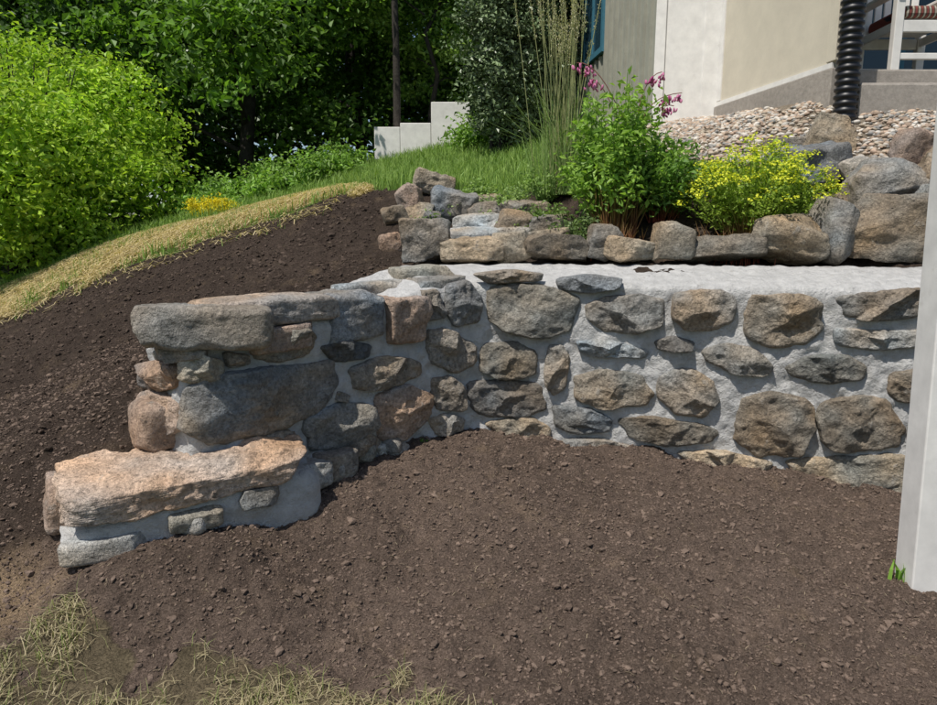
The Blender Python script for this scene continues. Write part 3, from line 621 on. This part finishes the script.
# corrugated drain pipe
pb=Buf(); n=300; cx,cy=2.885,5.44; zs=np.linspace(Hs(2.885,5.44)-.05,3.4,n); ph=np.arange(n)%6
rad=[.079+(.009 if p in (1,2,3) else (-.004)) for p in ph]
V,F=tube([(cx+.008*math.sin(z*2),cy,z) for z in zs],rad,28); pb.add(V,F,(0,0,0)); pb.make("corrugated_drain_pipe",M_black,smooth=True)
rock("paving_stone",(2.62,5.38,Hs(2.62,5.38)+.03),(.62,.26,.07),(.25,.23,.20),seed=200,rz=-.2,lo=.8,hi=.97)
# chair
ch=empty("white_patio_chair"); zf=1.303
def cb(nm,a): return bx(nm,a,M_white,ch,.006)
cx0,cx1,cy0,cy1=3.46,4.06,5.86,6.46
for i,(x,y) in enumerate(((cx0,cy0),(cx1-.06,cy0),(cx0,cy1-.06),(cx1-.06,cy1-.06))): cb("leg_%d"%(i+1),(x,x+.07,y,y+.06,zf,zf+.62))
for i,y in enumerate((cy0+.012,cy1-.048)): cb("rail_%d"%i,(cx0+.072,cx1-.062,y,y+.03,zf+.31,zf+.40)); cb("stretcher_%d"%i,(cx0+.072,cx1-.062,y,y+.03,zf+.1,zf+.15))
for i,x in enumerate((cx0+.012,cx1-.048)): cb("side_rail_%d"%i,(x,x+.03,cy0+.062,cy1-.062,zf+.33,zf+.40)); cb("arm_%d"%i,(x-.03,x+.07,cy0-.04,cy1+.02,zf+.622,zf+.65))
for i in range(6): cb("seat_slat_%d"%i,(cx0+.075,cx1-.065,cy0+.065+i*.08,cy0+.13+i*.08,zf+.402,zf+.425))
for i in range(6): cb("back_slat_%d"%i,(cx0+.07+i*.08,cx0+.13+i*.08,cy1-.03,cy1-.008,zf+.43,zf+1.0))
cb("back_top",(cx0+.03,cx1-.03,cy1-.04,cy1+.0,zf+1.0,zf+1.08))
m,t,N,L,B=mat_new("striped_cushion"); tc=N.new("ShaderNodeTexCoord"); wv=N.new("ShaderNodeTexWave"); wv.inputs["Scale"].default_value=7; wv.inputs["Distortion"].default_value=2
L.new(tc.outputs["Object"],wv.inputs[0]); cr_=N.new("ShaderNodeValToRGB"); cr_.color_ramp.interpolation='CONSTANT'; els=cr_.color_ramp.elements
els[0].color=(.18,.04,.03,1); els[1].position=.3; els[1].color=(.02,.02,.03,1)
for p,c in ((.6,(.30,.20,.08,1)),(.75,(.06,.08,.07,1)),(.9,(.4,.36,.3,1))): x_=els.new(p); x_.color=c
L.new(wv.outputs[0],cr_.inputs[0]); L.new(cr_.outputs[0],B.inputs["Base Color"]); B.inputs["Roughness"].default_value=.9
o=bx("cushion",(cx0+.08,cx1-.07,cy0+.02,cy1-.05,zf+.427,zf+.52),m,ch,.03)
# ------------------------------------------------------------------ white stepped wall
ws=empty("white_stepped_wall"); zw=1.3
def wb(nm,px0,px1,py0,y0,d=.5,zb=zw):
    a=P3(px0,py0,y0); b_=P3(px1,py0,y0); bx(nm,(a[0],b_[0]-.002,y0,y0+d,zb,a[2]),M_white,ws,.012)
wb("block_1",374,400,127,12.6,.8); wb("block_2",400,431,123,12.6,.9); wb("block_3",431,470,102,12.6,1.0); wb("block_4",470,500,120,12.6,.8); 
# ------------------------------------------------------------------ post
V=boxv(0,.20,0,.14,-1.75,1.6); o=mk("white_post",V,BOXF,M_white,None,False); bevel(o,.006); o.location=(1.85,2.66,0); o.rotation_euler=(0,-math.radians(1.4),math.radians(-4))
# ------------------------------------------------------------------ light
sv=Vector((-.34,-.36,.87)).normalized(); sun=D.lights.new("sun","SUN"); sun.energy=5.0; sun.angle=math.radians(.5); sun.color=(1,.95,.88)
so=D.objects.new("sun",sun); SC.collection.objects.link(so); so.rotation_euler=sv.to_track_quat('Z','Y').to_euler()
w=D.worlds.new("World"); SC.world=w; w.use_nodes=True; N=w.node_tree.nodes; sk=N.new("ShaderNodeTexSky"); sk.sky_type='NISHITA'; sk.sun_disc=False
sk.sun_elevation=math.asin(sv.z); sk.sun_rotation=math.atan2(sv.x,sv.y); w.node_tree.links.new(sk.outputs[0],N["Background"].inputs[0]); N["Background"].inputs[1].default_value=.11
SC.view_settings.view_transform='Standard'; SC.view_settings.look='None'; SC.view_settings.exposure=0
